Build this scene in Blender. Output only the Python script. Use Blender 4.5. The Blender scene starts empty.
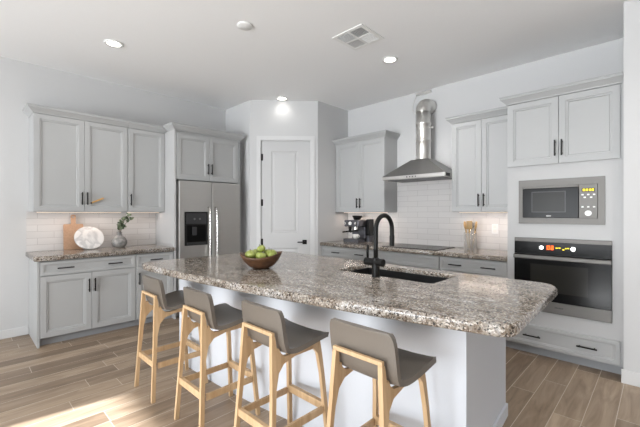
import bpy, bmesh, math, random
from mathutils import Vector, Matrix

random.seed(7)
SC = bpy.context.scene
COL = SC.collection
PI = math.pi

# ------------------------------------------------------------------ camera
cam_data = bpy.data.cameras.new('camera')
cam_data.sensor_width = 36.0
cam_data.lens = 36.0 * 350.2 / 640.0
cam_data.clip_start = 0.02
cam = bpy.data.objects.new('camera', cam_data)
COL.objects.link(cam)
cam.location = (0, 0, 1.357)
cam.rotation_euler = (PI / 2, 0, 0.7729)
SC.camera = cam

# ------------------------------------------------------------------ world, sun, window light, exposure
SC.view_settings.view_transform = 'Standard'
SC.view_settings.look = 'None'
SC.view_settings.gamma = 1.0
SC.view_settings.use_curve_mapping = False
SC.view_settings.exposure = -0.10

world = bpy.data.worlds.new('sky')
SC.world = world
world.use_nodes = True
bgn = world.node_tree.nodes['Background']
bgn.inputs['Color'].default_value = (0.92, 0.96, 1.0, 1)
bgn.inputs['Strength'].default_value = 1.2

YR = -6.5                                    # plane of the rear (window) wall
def area(name, loc, rot, sx, sy, power, color):
    l = bpy.data.lights.new(name, 'AREA')
    l.shape = 'RECTANGLE'; l.size = sx; l.size_y = sy
    l.energy = power; l.color = color
    o = bpy.data.objects.new(name, l); COL.objects.link(o)
    o.location = loc; o.rotation_euler = rot
    return o
# daylight entering the added slider opening of the rear wall (pointing into the room, +y)
dl = area('daylight_slider', (-1.3, YR - 0.12, 1.25), (PI / 2 + 0.36, 0, 0), 4.6, 2.3, 330, (0.92, 0.96, 1.0))
dl.data.spread = math.radians(125)

sun_data = bpy.data.lights.new('sun', 'SUN')
sun_data.energy = 36.0; sun_data.angle = 0.009; sun_data.color = (0.95, 0.975, 1.0)
sun = bpy.data.objects.new('sun', sun_data); COL.objects.link(sun)
sun.rotation_euler = Vector((1.0, 7.32, -2.45)).to_track_quat('-Z', 'Y').to_euler()

# ------------------------------------------------------------------ materials
def lin(c):
    return tuple(((v / 255.0) / 12.92 if v / 255.0 <= 0.04045 else ((v / 255.0 + 0.055) / 1.055) ** 2.4) for v in c) + (1.0,)

class NT:
    def __init__(self, name):
        self.m = bpy.data.materials.new(name); self.m.use_nodes = True
        self.t = self.m.node_tree; self.b = self.t.nodes['Principled BSDF']
    def n(self, typ, **kw):
        nd = self.t.nodes.new(typ)
        for k, v in kw.items(): setattr(nd, k, v)
        return nd
    def l(self, a, b): self.t.links.new(a, b)
    def math(self, op, a, b=None):
        nd = self.n('ShaderNodeMath', operation=op)
        for i, v in enumerate((a, b)):
            if v is None: continue
            if isinstance(v, (int, float)): nd.inputs[i].default_value = v
            else: self.l(v, nd.inputs[i])
        return nd.outputs[0]
    def mix(self, fac, a, b, blend='MIX'):
        nd = self.n('ShaderNodeMix', data_type='RGBA', blend_type=blend)
        for i, v in ((0, fac), (6, a), (7, b)):
            if isinstance(v, (int, float)): nd.inputs[i].default_value = v
            elif isinstance(v, tuple): nd.inputs[i].default_value = v
            else: self.l(v, nd.inputs[i])
        return nd.outputs[2]
    def ramp(self, fac, stops, interp='LINEAR'):
        nd = self.n('ShaderNodeValToRGB'); r = nd.color_ramp; r.interpolation = interp
        while len(r.elements) < len(stops): r.elements.new(0.5)
        for e, (p, c) in zip(r.elements, stops): e.position = p; e.color = c
        self.l(fac, nd.inputs[0]); return nd.outputs[0]
    def bump(self, h, strength=0.2, dist=0.002):
        nd = self.n('ShaderNodeBump'); nd.inputs['Strength'].default_value = strength; nd.inputs['Distance'].default_value = dist
        self.l(h, nd.inputs['Height']); self.l(nd.outputs[0], self.b.inputs['Normal'])

def paint(name, rgb, rough=0.5, bump=0.0, scale=120, spec=0.4):
    k = NT(name); k.b.inputs['Roughness'].default_value = rough
    k.b.inputs['Specular IOR Level'].default_value = spec
    c = lin(rgb)
    tc = k.n('ShaderNodeTexCoord'); nz = k.n('ShaderNodeTexNoise')
    nz.inputs['Scale'].default_value = scale; nz.inputs['Detail'].default_value = 3
    k.l(tc.outputs['Object'], nz.inputs['Vector'])
    d = tuple(x * 0.97 for x in c[:3]) + (1,)
    k.l(k.mix(nz.outputs[0], d, c), k.b.inputs['Base Color'])
    if bump: k.bump(nz.outputs[0], bump, 0.001)
    return k.m

def metal(name, rgb, rough=0.3, stretch=(2, 2, 300), amount=0.08, metallic=1.0):
    k = NT(name); k.b.inputs['Metallic'].default_value = metallic
    tc = k.n('ShaderNodeTexCoord'); mp = k.n('ShaderNodeMapping'); mp.inputs['Scale'].default_value = stretch
    nz = k.n('ShaderNodeTexNoise'); nz.inputs['Scale'].default_value = 1.0; nz.inputs['Detail'].default_value = 2
    k.l(tc.outputs['Object'], mp.inputs['Vector']); k.l(mp.outputs[0], nz.inputs['Vector'])
    c = lin(rgb); d = tuple(x * 0.88 for x in c[:3]) + (1,)
    k.l(k.mix(nz.outputs[0], d, c), k.b.inputs['Base Color'])
    k.l(k.math('ADD', k.math('MULTIPLY', nz.outputs[0], amount), rough), k.b.inputs['Roughness'])
    return k.m

def flat(name, rgb, rough=0.4, spec=0.5, metallic=0.0):
    return paint(name, rgb, rough, 0, 60, spec) if not metallic else metal(name, rgb, rough)

def glow(name, rgb, strength):
    k = NT(name); k.b.inputs['Base Color'].default_value = lin(rgb)
    k.b.inputs['Emission Color'].default_value = lin(rgb); k.b.inputs['Emission Strength'].default_value = strength
    return k.m

M = {}
M['wall'] = paint('wall_paint', (206, 206, 206), 0.85, 0.05, 90, 0.2)
M['ceiling'] = paint('ceiling_paint', (246, 246, 246), 0.9, 0.08, 70, 0.2)
M['trim'] = paint('white_trim_paint', (216, 216, 216), 0.45)
M['doorwhite'] = paint('door_paint', (202, 202, 202), 0.45)
M['cab'] = paint('grey_cabinet_paint', (177, 178, 178), 0.42)
M['cabwhite'] = paint('white_cabinet_paint', (184, 184, 184), 0.42)
M['toe'] = paint('toe_kick_paint', (160, 162, 165), 0.5)
M['island'] = paint('island_paint', (213, 217, 224), 0.5)
M['bouncefloor'] = paint('pale_bounce_floor', (164, 163, 161), 0.95, 0.3, 200, 0.1)
M['black'] = flat('matte_black_metal', (15, 14, 13), 0.42, 0.3)
M['blackgloss'] = flat('black_glass', (15, 15, 15), 0.2, 0.12)
M['window'] = flat('dark_window_glass', (40, 39, 36), 0.2, 0.12)
M['sink'] = flat('black_granite_sink', (24, 24, 26), 0.5)
M['steel'] = metal('brushed_steel', (206, 204, 201), 0.34, (3, 3, 400))
M['steelh'] = metal('brushed_hood_steel', (150, 149, 147), 0.32, (3, 3, 300))
M['steeldark'] = metal('satin_oven_steel', (118, 116, 113), 0.5, (3, 3, 300))
M['chrome'] = metal('polished_metal', (212, 210, 207), 0.24, (3, 3, 60), 0.02)
M['gunmetal'] = metal('dark_machine_steel', (104, 104, 109), 0.35, (20, 20, 20))
M['alu'] = metal('galvanized_duct', (232, 230, 226), 0.24, (25, 25, 8), 0.15)
M['greymetal'] = metal('dull_grey_metal', (130, 130, 130), 0.45, (20, 20, 20))
M['fridge_side'] = paint('fridge_side_paint', (160, 160, 160), 0.5)
M['plastic_dark'] = flat('dark_grey_plastic', (48, 48, 50), 0.4)
M['white_plastic'] = flat('white_plastic', (238, 238, 236), 0.35)
M['ceramic'] = flat('white_ceramic', (235, 233, 228), 0.2)
M['led'] = glow('warm_led', (255, 226, 200), 1.2)
M['lamp'] = glow('lamp_lens', (255, 250, 240), 7.0)
M['orange_led'] = glow('orange_display', (255, 120, 20), 1.6)
M['yellow_led'] = glow('yellow_display', (225, 205, 30), 1.2)

def mk_wood(name, c1, c2, scale=(30, 30, 2.5), rough=0.45):
    k = NT(name); k.b.inputs['Roughness'].default_value = rough
    tc = k.n('ShaderNodeTexCoord'); mp = k.n('ShaderNodeMapping'); mp.inputs['Scale'].default_value = scale
    nz = k.n('ShaderNodeTexNoise'); nz.inputs['Scale'].default_value = 1; nz.inputs['Detail'].default_value = 5; nz.inputs['Distortion'].default_value = 0.8
    k.l(tc.outputs['Object'], mp.inputs[0]); k.l(mp.outputs[0], nz.inputs['Vector'])
    k.l(k.ramp(nz.outputs[0], [(0.3, lin(c1)), (0.7, lin(c2))]), k.b.inputs['Base Color'])
    k.bump(nz.outputs[0], 0.1, 0.001)
    return k.m
M['oak'] = mk_wood('light_oak', (186, 153, 114), (207, 177, 139))
M['boardwood'] = mk_wood('cutting_board_wood', (174, 139, 112), (190, 155, 128), (40, 40, 4))
M['bowlwood'] = mk_wood('dark_bowl_wood', (66, 43, 28), (108, 74, 48), (18, 18, 40), 0.5)
M['spoonwood'] = mk_wood('spoon_wood', (160, 130, 84), (186, 156, 108))
M['goldwood'] = mk_wood('stick_wood', (196, 150, 86), (214, 172, 108))

def mk_fabric(name, rgb):
    k = NT(name); k.b.inputs['Roughness'].default_value = 0.40; k.b.inputs['Specular IOR Level'].default_value = 0.7
    tc = k.n('ShaderNodeTexCoord'); v = k.n('ShaderNodeTexVoronoi'); v.inputs['Scale'].default_value = 350
    k.l(tc.outputs['Object'], v.inputs['Vector'])
    c = lin(rgb); d = tuple(x * 0.9 for x in c[:3]) + (1,)
    k.l(k.mix(v.outputs[0], c, d), k.b.inputs['Base Color'])
    k.bump(v.outputs[0], 0.15, 0.001)
    return k.m
M['taupe'] = mk_fabric('taupe_leatherette', (108, 101, 93))

def mk_granite():
    k = NT('speckled_granite'); k.b.inputs['Roughness'].default_value = 0.13
    tc = k.n('ShaderNodeTexCoord'); co = tc.outputs['Object']
    n0 = k.n('ShaderNodeTexNoise'); n0.inputs['Scale'].default_value = 30; n0.inputs['Detail'].default_value = 4
    k.l(co, n0.inputs['Vector'])
    va = k.n('ShaderNodeVectorMath', operation='SCALE'); k.l(n0.outputs['Color'], va.inputs[0]); va.inputs[3].default_value = 0.03
    vb = k.n('ShaderNodeVectorMath', operation='ADD'); k.l(co, vb.inputs[0]); k.l(va.outputs[0], vb.inputs[1])
    v1 = k.n('ShaderNodeTexVoronoi'); v1.inputs['Scale'].default_value = 115; k.l(vb.outputs[0], v1.inputs['Vector'])
    s = k.n('ShaderNodeSeparateColor'); k.l(v1.outputs['Color'], s.inputs[0])
    n1 = k.n('ShaderNodeTexNoise'); n1.inputs['Scale'].default_value = 16; n1.inputs['Detail'].default_value = 5; n1.inputs['Roughness'].default_value = 0.7; n1.inputs['Distortion'].default_value = 0.6
    k.l(co, n1.inputs['Vector'])
    f = k.math('ADD', k.math('MULTIPLY', s.outputs[0], 0.45), k.math('ADD', k.math('MULTIPLY', k.math('SUBTRACT', n1.outputs[0], 0.5), 1.5), 0.25))
    c = k.ramp(f, [(0.0, lin((54, 47, 44))), (0.12, lin((102, 90, 80))), (0.28, lin((138, 126, 114))), (0.45, lin((162, 155, 147))),
                   (0.6, lin((190, 187, 183))), (0.75, lin((162, 160, 158))), (0.95, lin((130, 118, 107)))])
    v2 = k.n('ShaderNodeTexVoronoi'); v2.inputs['Scale'].default_value = 150; k.l(vb.outputs[0], v2.inputs['Vector'])
    s2 = k.n('ShaderNodeSeparateColor'); k.l(v2.outputs['Color'], s2.inputs[0])
    c = k.mix(k.math('MULTIPLY', k.math('GREATER_THAN', s2.outputs[1], 0.85), 0.85), c, lin((46, 43, 44)))
    c = k.mix(k.math('MULTIPLY', k.math('LESS_THAN', s2.outputs[1], 0.17), 0.8), c, lin((232, 229, 224)))
    mp = k.n('ShaderNodeMapping'); mp.inputs['Scale'].default_value = (4.0, 11.0, 11.0); k.l(co, mp.inputs[0])
    n3 = k.n('ShaderNodeTexNoise'); n3.inputs['Scale'].default_value = 1.0; n3.inputs['Detail'].default_value = 6; n3.inputs['Roughness'].default_value = 0.7; n3.inputs['Distortion'].default_value = 1.2
    k.l(mp.outputs[0], n3.inputs['Vector'])
    veil = k.ramp(n3.outputs[0], [(0.3, lin((166, 151, 136))), (0.5, lin((220, 213, 205))), (0.68, lin((252, 252, 253)))])
    c = k.mix(1.0, c, veil, 'MULTIPLY')
    k.l(c, k.b.inputs['Base Color'])
    return k.m
M['granite'] = mk_granite()

def mk_marble():
    k = NT('white_marble'); k.b.inputs['Roughness'].default_value = 0.25
    tc = k.n('ShaderNodeTexCoord'); nz = k.n('ShaderNodeTexNoise'); nz.inputs['Scale'].default_value = 3.5; nz.inputs['Detail'].default_value = 5; nz.inputs['Distortion'].default_value = 0.8
    k.l(tc.outputs['Object'], nz.inputs['Vector'])
    k.l(k.ramp(nz.outputs[0], [(0.42, lin((222, 221, 220))), (0.5, lin((186, 186, 187))), (0.54, lin((220, 219, 218)))]), k.b.inputs['Base Color'])
    return k.m
M['marble'] = mk_marble()

def mk_floor():
    k = NT('wood_look_plank_tile'); k.b.inputs['Roughness'].default_value = 0.38
    W, Lh, G = 0.158, 0.93, 0.0035
    tc = k.n('ShaderNodeTexCoord'); sx = k.n('ShaderNodeSeparateXYZ'); k.l(tc.outputs['Object'], sx.inputs[0])
    xr = k.math('DIVIDE', k.math('ADD', sx.outputs[0], 1.004), W); row = k.math('FLOOR', xr)
    wn = k.n('ShaderNodeTexWhiteNoise', noise_dimensions='1D'); k.l(row, wn.inputs['W'])
    yr = k.math('ADD', k.math('DIVIDE', sx.outputs[1], Lh), k.math('MULTIPLY', wn.outputs[0], 5.0)); colm = k.math('FLOOR', yr)
    cb = k.n('ShaderNodeCombineXYZ'); k.l(row, cb.inputs[0]); k.l(colm, cb.inputs[1])
    wid = k.n('ShaderNodeTexWhiteNoise', noise_dimensions='2D'); k.l(cb.outputs[0], wid.inputs['Vector'])
    fx = k.math('FRACT', xr); fy = k.math('FRACT', yr)
    ex = k.math('MULTIPLY', k.math('MINIMUM', fx, k.math('SUBTRACT', 1.0, fx)), W)
    ey = k.math('MULTIPLY', k.math('MINIMUM', fy, k.math('SUBTRACT', 1.0, fy)), Lh)
    grout = k.math('LESS_THAN', k.math('MINIMUM', ex, ey), G * 0.6)
    c2 = k.n('ShaderNodeCombineXYZ')
    k.l(k.math('MULTIPLY', sx.outputs[0], 16.0), c2.inputs[0]); k.l(k.math('MULTIPLY', sx.outputs[1], 2.0), c2.inputs[1]); k.l(k.math('MULTIPLY', wid.outputs[0], 40.0), c2.inputs[2])
    nz = k.n('ShaderNodeTexNoise'); nz.inputs['Scale'].default_value = 1.0; nz.inputs['Detail'].default_value = 6; nz.inputs['Roughness'].default_value = 0.62; nz.inputs['Distortion'].default_value = 0.9
    k.l(c2.outputs[0], nz.inputs['Vector'])
    base = k.ramp(nz.outputs[0], [(0.25, lin((136, 117, 98))), (0.5, lin((168, 148, 127))), (0.75, lin((192, 173, 152)))])
    tone = k.ramp(wid.outputs[0], [(0.0, lin((192, 186, 181))), (1.0, lin((255, 254, 252)))])
    c = k.mix(1.0, base, tone, 'MULTIPLY')
    c = k.mix(grout, c, lin((200, 188, 172)))
    k.l(c, k.b.inputs['Base Color'])
    k.bump(k.math('SUBTRACT', nz.outputs[0], k.math('MULTIPLY', grout, 2.0)), 0.12, 0.002)
    return k.m
M['floor'] = mk_floor()

def mk_tile(name, axis):
    k = NT(name); k.b.inputs['Roughness'].default_value = 0.22
    tc = k.n('ShaderNodeTexCoord'); sx = k.n('ShaderNodeSeparateXYZ'); k.l(tc.outputs['Object'], sx.inputs[0])
    cb = k.n('ShaderNodeCombineXYZ'); k.l(sx.outputs[axis], cb.inputs[0]); k.l(k.math('SUBTRACT', sx.outputs[2], 0.925), cb.inputs[1])
    br = k.n('ShaderNodeTexBrick'); br.offset = 0.5; br.offset_frequency = 2
    br.inputs['Scale'].default_value = 1.0; br.inputs['Brick Width'].default_value = 0.305; br.inputs['Row Height'].default_value = 0.0755
    br.inputs['Mortar Size'].default_value = 0.0022; br.inputs['Mortar Smooth'].default_value = 0.2
    br.inputs['Color1'].default_value = lin((216, 213, 211)); br.inputs['Color2'].default_value = lin((211, 208, 206)); br.inputs['Mortar'].default_value = lin((186, 182, 180))
    k.l(cb.outputs[0], br.inputs['Vector']); k.l(br.outputs[0], k.b.inputs['Base Color'])
    k.bump(k.math('SUBTRACT', 1.0, br.outputs['Fac']), 0.25, 0.002)
    return k.m
M['tile_x'] = mk_tile('white_subway_tile', 0)
M['tile_y'] = mk_tile('white_subway_tile_side', 1)

def mk_leaf(name, c1, c2):
    k = NT(name); k.b.inputs['Roughness'].default_value = 0.5
    tc = k.n('ShaderNodeTexCoord'); nz = k.n('ShaderNodeTexNoise'); nz.inputs['Scale'].default_value = 25
    k.l(tc.outputs['Object'], nz.inputs['Vector']); k.l(k.ramp(nz.outputs[0], [(0.35, lin(c1)), (0.65, lin(c2))]), k.b.inputs['Base Color'])
    return k.m
M['leaf'] = mk_leaf('eucalyptus_leaf', (66, 82, 60), (132, 146, 118))
M['apple'] = mk_leaf('green_apple_skin', (134, 146, 62), (166, 174, 98))
M['apple'].node_tree.nodes['Principled BSDF'].inputs['Roughness'].default_value = 0.3
M['stem'] = flat('brown_stem', (84, 62, 40), 0.6)
M['stone'] = mk_leaf('grey_stoneware', (112, 112, 112), (158, 156, 153))
def mk_glass():
    k = NT('clear_glass'); k.b.inputs['Base Color'].default_value = (0.62, 0.62, 0.60, 1); k.b.inputs['Roughness'].default_value = 0.02
    k.b.inputs['Alpha'].default_value = 0.3; k.b.inputs['IOR'].default_value = 1.45
    return k.m
M['glass'] = mk_glass()

# ------------------------------------------------------------------ helpers
def link(name, bm, mat, parent=None, smooth=False, loc=None):
    me = bpy.data.meshes.new(name); bmesh.ops.recalc_face_normals(bm, faces=bm.faces); bm.to_mesh(me); bm.free()
    if mat: me.materials.append(M[mat] if isinstance(mat, str) else mat)
    if smooth:
        for p in me.polygons: p.use_smooth = True
    o = bpy.data.objects.new(name, me); COL.objects.link(o)
    if parent: o.parent = parent
    if loc: o.location = loc
    return o
def tag(o, label, cat, group=None, kind=None):
    if label: o['label'] = label
    if cat: o['category'] = cat
    if group: o['group'] = group
    if kind: o['kind'] = kind
    return o
def thing(name, label, cat, loc=(0, 0, 0), rz=0.0, group=None):
    o = bpy.data.objects.new(name, None); COL.objects.link(o)
    o.empty_display_size = 0.05
    o.location = loc; o.rotation_euler = (0, 0, rz)
    return tag(o, label, cat, group)
def box(bm, x0, x1, y0, y1, z0, z1, bev=0.0):
    vs = [bm.verts.new((x, y, z)) for x in (x0, x1) for y in (y0, y1) for z in (z0, z1)]
    fs = [bm.faces.new([vs[i] for i in f]) for f in ((0, 1, 3, 2), (4, 6, 7, 5), (0, 4, 5, 1), (2, 3, 7, 6), (0, 2, 6, 4), (1, 5, 7, 3))]
    if bev:
        es = list({e for f in fs for e in f.edges})
        bmesh.ops.bevel(bm, geom=es, offset=bev, segments=2, affect='EDGES', profile=0.5)
    return bm
def boxes(*bs, bev=0.0):
    bm = bmesh.new()
    for b in bs: box(bm, *b, bev=bev)
    return bm
def prism(bm, pts, axis, a, b, shear=None):
    """polygon pts extruded along axis (0,1,2) from a to b; shear(p, coord) moves points"""
    def mk(p, t):
        q = [p[0], p[1]]; q.insert(axis, t); v = Vector(q)
        return shear(v) if shear else v
    A = [bm.verts.new(mk(p, a)) for p in pts]; B = [bm.verts.new(mk(p, b)) for p in pts]
    bm.faces.new(A); bm.faces.new(list(reversed(B)))
    n = len(pts)
    for i in range(n): bm.faces.new((A[i], B[i], B[(i + 1) % n], A[(i + 1) % n]))
    return bm
def lathe(bm, prof, seg=32, mat4=None, ang=2 * PI):
    rings = []
    for r, z in prof:
        if r < 1e-6: rings.append([bm.verts.new((0, 0, z))])
        else: rings.append([bm.verts.new((r * math.cos(2 * PI * i / seg), r * math.sin(2 * PI * i / seg), z)) for i in range(seg)])
    for a, b in zip(rings, rings[1:]):
        for i in range(seg):
            j = (i + 1) % seg
            if len(a) == 1 and len(b) == 1: continue
            if len(a) == 1: bm.faces.new((a[0], b[i], b[j]))
            elif len(b) == 1: bm.faces.new((a[i], b[0], a[j]))
            else: bm.faces.new((a[i], b[i], b[j], a[j]))
    vs = [v for r in rings for v in r]
    if mat4 is not None: bmesh.ops.transform(bm, matrix=mat4, verts=vs)
    return bm
def cyl(bm, p0, p1, r, seg=20, r1=None):
    p0 = Vector(p0); p1 = Vector(p1); d = p1 - p0
    m = Matrix.Translation(p0) @ d.to_track_quat('Z', 'Y').to_matrix().to_4x4()
    r1 = r if r1 is None else r1
    return lathe(bm, [(0, 0), (r, 0), (r1, d.length), (0, d.length)], seg, m)
def tube(bm, pts, r, seg=12, caps=True):
    pts = [Vector(p) for p in pts]; rings = []
    t0 = (pts[1] - pts[0]).normalized()
    up = Vector((0, 0, 1)) if abs(t0.z) < 0.9 else Vector((1, 0, 0))
    nrm = (up - t0 * up.dot(t0)).normalized()
    for i, p in enumerate(pts):
        t = (pts[min(i + 1, len(pts) - 1)] - pts[max(i - 1, 0)]).normalized()
        nrm = (nrm - t * nrm.dot(t)).normalized(); bn = t.cross(nrm)
        rr = r[i] if isinstance(r, (list, tuple)) else r
        rings.append([bm.verts.new(p + (nrm * math.cos(2 * PI * k / seg) + bn * math.sin(2 * PI * k / seg)) * rr) for k in range(seg)])
    for a, b in zip(rings, rings[1:]):
        for k in range(seg): bm.faces.new((a[k], a[(k + 1) % seg], b[(k + 1) % seg], b[k]))
    if caps: bm.faces.new(rings[0]); bm.faces.new(list(reversed(rings[-1])))
    return bm
def ring_panel(bm, x0, x1, z0, z1, yb, rings):
    """front panel facing -y: back at yb, rings = (inset, y) nested rectangles, last one filled"""
    loops = []
    for ins, y in [(0, yb)] + rings:
        loops.append([bm.verts.new(p) for p in ((x0 + ins, y, z0 + ins), (x1 - ins, y, z0 + ins), (x1 - ins, y, z1 - ins), (x0 + ins, y, z1 - ins))])
    bm.faces.new(loops[0])
    for a, b in zip(loops, loops[1:]):
        for i in range(4): bm.faces.new((a[i], a[(i + 1) % 4], b[(i + 1) % 4], b[i]))
    bm.faces.new(list(reversed(loops[-1])))
    return bm
def curve_slab(name, outer, holes, z0, z1, bev, mat, parent=None):
    cu = bpy.data.curves.new(name, 'CURVE'); cu.dimensions = '2D'; cu.fill_mode = 'BOTH'
    cu.extrude = (z1 - z0) / 2 - bev; cu.bevel_depth = bev; cu.bevel_resolution = 3; cu.offset = -bev
    for loop in [outer] + holes:
        s = cu.splines.new('POLY'); s.points.add(len(loop) - 1); s.use_cyclic_u = True
        for p, q in zip(s.points, loop): p.co = (q[0], q[1], 0, 1)
    tmp = bpy.data.objects.new('tmp', cu); COL.objects.link(tmp)
    dg = bpy.context.evaluated_depsgraph_get(); dg.update()
    me = bpy.data.meshes.new_from_object(tmp.evaluated_get(dg)); bpy.data.objects.remove(tmp)
    me.transform(Matrix.Translation((0, 0, (z0 + z1) / 2)))
    bm = bmesh.new(); bm.from_mesh(me); bmesh.ops.remove_doubles(bm, verts=bm.verts, dist=1e-5); bpy.data.meshes.remove(me)
    return link(name, bm, mat, parent)
def rounded(poly, r, n=6):
    out = []
    for i, p in enumerate(poly):
        p = Vector(p); a = Vector(poly[i - 1]); b = Vector(poly[(i + 1) % len(poly)])
        rr = r[i] if isinstance(r, (list, tuple)) else r
        if rr <= 0: out.append(tuple(p)); continue
        u = (a - p).normalized(); v = (b - p).normalized(); h = u.angle(v) / 2
        d = rr / math.tan(h); c = p + (u + v).normalized() * rr / math.sin(h)
        s = p + u * d - c; e = p + v * d - c
        a0 = math.atan2(s.y, s.x); da = math.atan2(e.y, e.x) - a0
        while da > PI: da -= 2 * PI
        while da < -PI: da += 2 * PI
        for k in range(n + 1): out.append((c.x + rr * math.cos(a0 + da * k / n), c.y + rr * math.sin(a0 + da * k / n)))
    return out
def structure(name, bm, mat, label=None):
    o = link(name, bm, mat); o['kind'] = 'structure'
    if label: o['label'] = label
    return o
def sweep(path, prof):
    """path of (x, y), open; outward is to the right of travel reversed (computed for a front-facing U); prof of (out, z)"""
    bm = bmesh.new(); n = len(path); rings = []
    P = [Vector(p) for p in path]
    def nrm(a, b):
        d = (b - a).normalized(); return Vector((d.y, -d.x))
    for i in range(n):
        if i == 0: m = nrm(P[0], P[1])
        elif i == n - 1: m = nrm(P[-2], P[-1])
        else:
            a = nrm(P[i - 1], P[i]); b = nrm(P[i], P[i + 1]); m = (a + b) / (1 + a.dot(b))
        rings.append([bm.verts.new((P[i].x + m.x * o, P[i].y + m.y * o, z)) for o, z in prof])
    k = len(prof)
    for a, b in zip(rings, rings[1:]):
        for j in range(k): bm.faces.new((a[j], a[(j + 1) % k], b[(j + 1) % k], b[j]))
    bm.faces.new(rings[0]); bm.faces.new(list(reversed(rings[-1])))
    return bm

# ------------------------------------------------------------------ room shell
XW, YW, ZC = -5.104, 4.457, 3.05
XR = 2.6
structure('floor', boxes((XW - 0.15, XR + 0.15, 0.0, YW + 0.15, -0.1, 0), (XW - 0.15, -3.0, YR - 0.15, 0.0, -0.1, 0)), 'floor')
structure('floor_bounce', boxes((-3.0, XR + 0.15, YR - 0.15, 0.0, -0.1, 0)), 'bouncefloor', 'unseen pale floor added behind the camera to bounce light upward')  # added out of view to throw sunlight up onto the ceiling
structure('ceiling', boxes((XW - 0.15, XR + 0.15, YR - 0.15, YW + 0.15, ZC, ZC + 0.1)), 'ceiling')
structure('wall_left', boxes((XW - 0.15, XW, YR - 0.15, YW + 0.15, 0, ZC)), 'wall')
structure('wall_back', boxes((XW, -0.218, YW, YW + 0.15, 0, ZC)), 'wall')
structure('wall_right_return', boxes((-0.218, XR + 0.15, 3.71, YW + 0.15, 0, ZC)), 'wall')
structure('wall_right', boxes((XR, XR + 0.15, YR - 0.15, 3.71, 0, ZC)), 'wall')
# unseen rear wall; its one wide slider opening is added for even light
OP = [(-3.95, 1.2, 0.0, 2.535)]
bm = bmesh.new(); x = XW
for (a, b, z0, z1) in OP:
    box(bm, x, a, YR - 0.15, YR, 0, ZC)
    if z0 > 0: box(bm, a, b, YR - 0.15, YR, 0, z0)
    box(bm, a, b, YR - 0.15, YR, z1, ZC); x = b
box(bm, x, XR, YR - 0.15, YR, 0, ZC)
structure('wall_rear', bm, 'wall')
for i, (a, b, z0, z1) in enumerate(OP):
    bm = boxes((a, a + 0.05, YR - 0.1, YR - 0.04, z0, z1), (b - 0.05, b, YR - 0.1, YR - 0.04, z0, z1),
               (a + 0.05, b - 0.05, YR - 0.1, YR - 0.04, z1 - 0.05, z1), (a + 0.05, b - 0.05, YR - 0.1, YR - 0.04, z0, z0 + 0.05))
    for xm in (-2.05, -0.45): box(bm, xm - 0.03, xm + 0.03, YR - 0.1, YR - 0.04, 0.05, z1 - 0.05)
    structure('window_%d' % (i + 1), bm, 'trim')  # frame of the added opening behind the camera
# corner pantry
A = Vector((-4.406, 3.02)); B = Vector((-3.70, 3.745)); E = (B - A).normalized(); N = Vector((E.y, -E.x)); LD = (B - A).length
T = 0.11
def dpt(t, o=0.0): return A + E * t + N * o
def dquad(bm, t0, t1, o0, o1, z0, z1):
    vs = [bm.verts.new((*dpt(t, o), z)) for t in (t0, t1) for o in (o0, o1) for z in (z0, z1)]
    for f in ((0, 1, 3, 2), (4, 6, 7, 5), (0, 4, 5, 1), (2, 3, 7, 6), (0, 2, 6, 4), (1, 5, 7, 3)): bm.faces.new([vs[i] for i in f])
structure('wall_pantry_left', boxes((XW, A.x, 3.02, 3.02 + T, 0, ZC)), 'wall')
structure('wall_pantry_right', boxes((B.x - T, B.x, B.y, YW, 0, ZC)), 'wall')
D0, D1, DZ = 0.170, 0.893, 2.445
bm = bmesh.new()
dquad(bm, 0, D0 - 0.012, -T, 0, 0, ZC); dquad(bm, D1 + 0.012, LD, -T, 0, 0, ZC); dquad(bm, D0 - 0.012, D1 + 0.012, -T, 0, DZ + 0.012, ZC)
structure('wall_pantry_front', bm, 'wall')
bm = bmesh.new()
CW = 0.06
for t0, t1, z0, z1 in ((D0 - 0.012 - CW, D0 - 0.012, 0, DZ + 0.012 + CW), (D1 + 0.012, D1 + 0.012 + CW, 0, DZ + 0.012 + CW), (D0 - 0.012, D1 + 0.012, DZ + 0.012, DZ + 0.012 + CW)):
    dquad(bm, t0, t1, 0, 0.016, z0, z1)
for t0, t1, z0, z1 in ((D0 - 0.012, D0 - 0.003, 0, DZ + 0.012), (D1 + 0.003, D1 + 0.012, 0, DZ + 0.012), (D0 - 0.003, D1 + 0.003, DZ + 0.003, DZ + 0.012)):
    dquad(bm, t0, t1, -T, 0.0, z0, z1)
structure('trim_1', bm, 'trim', 'white casing around the pantry door')
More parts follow.
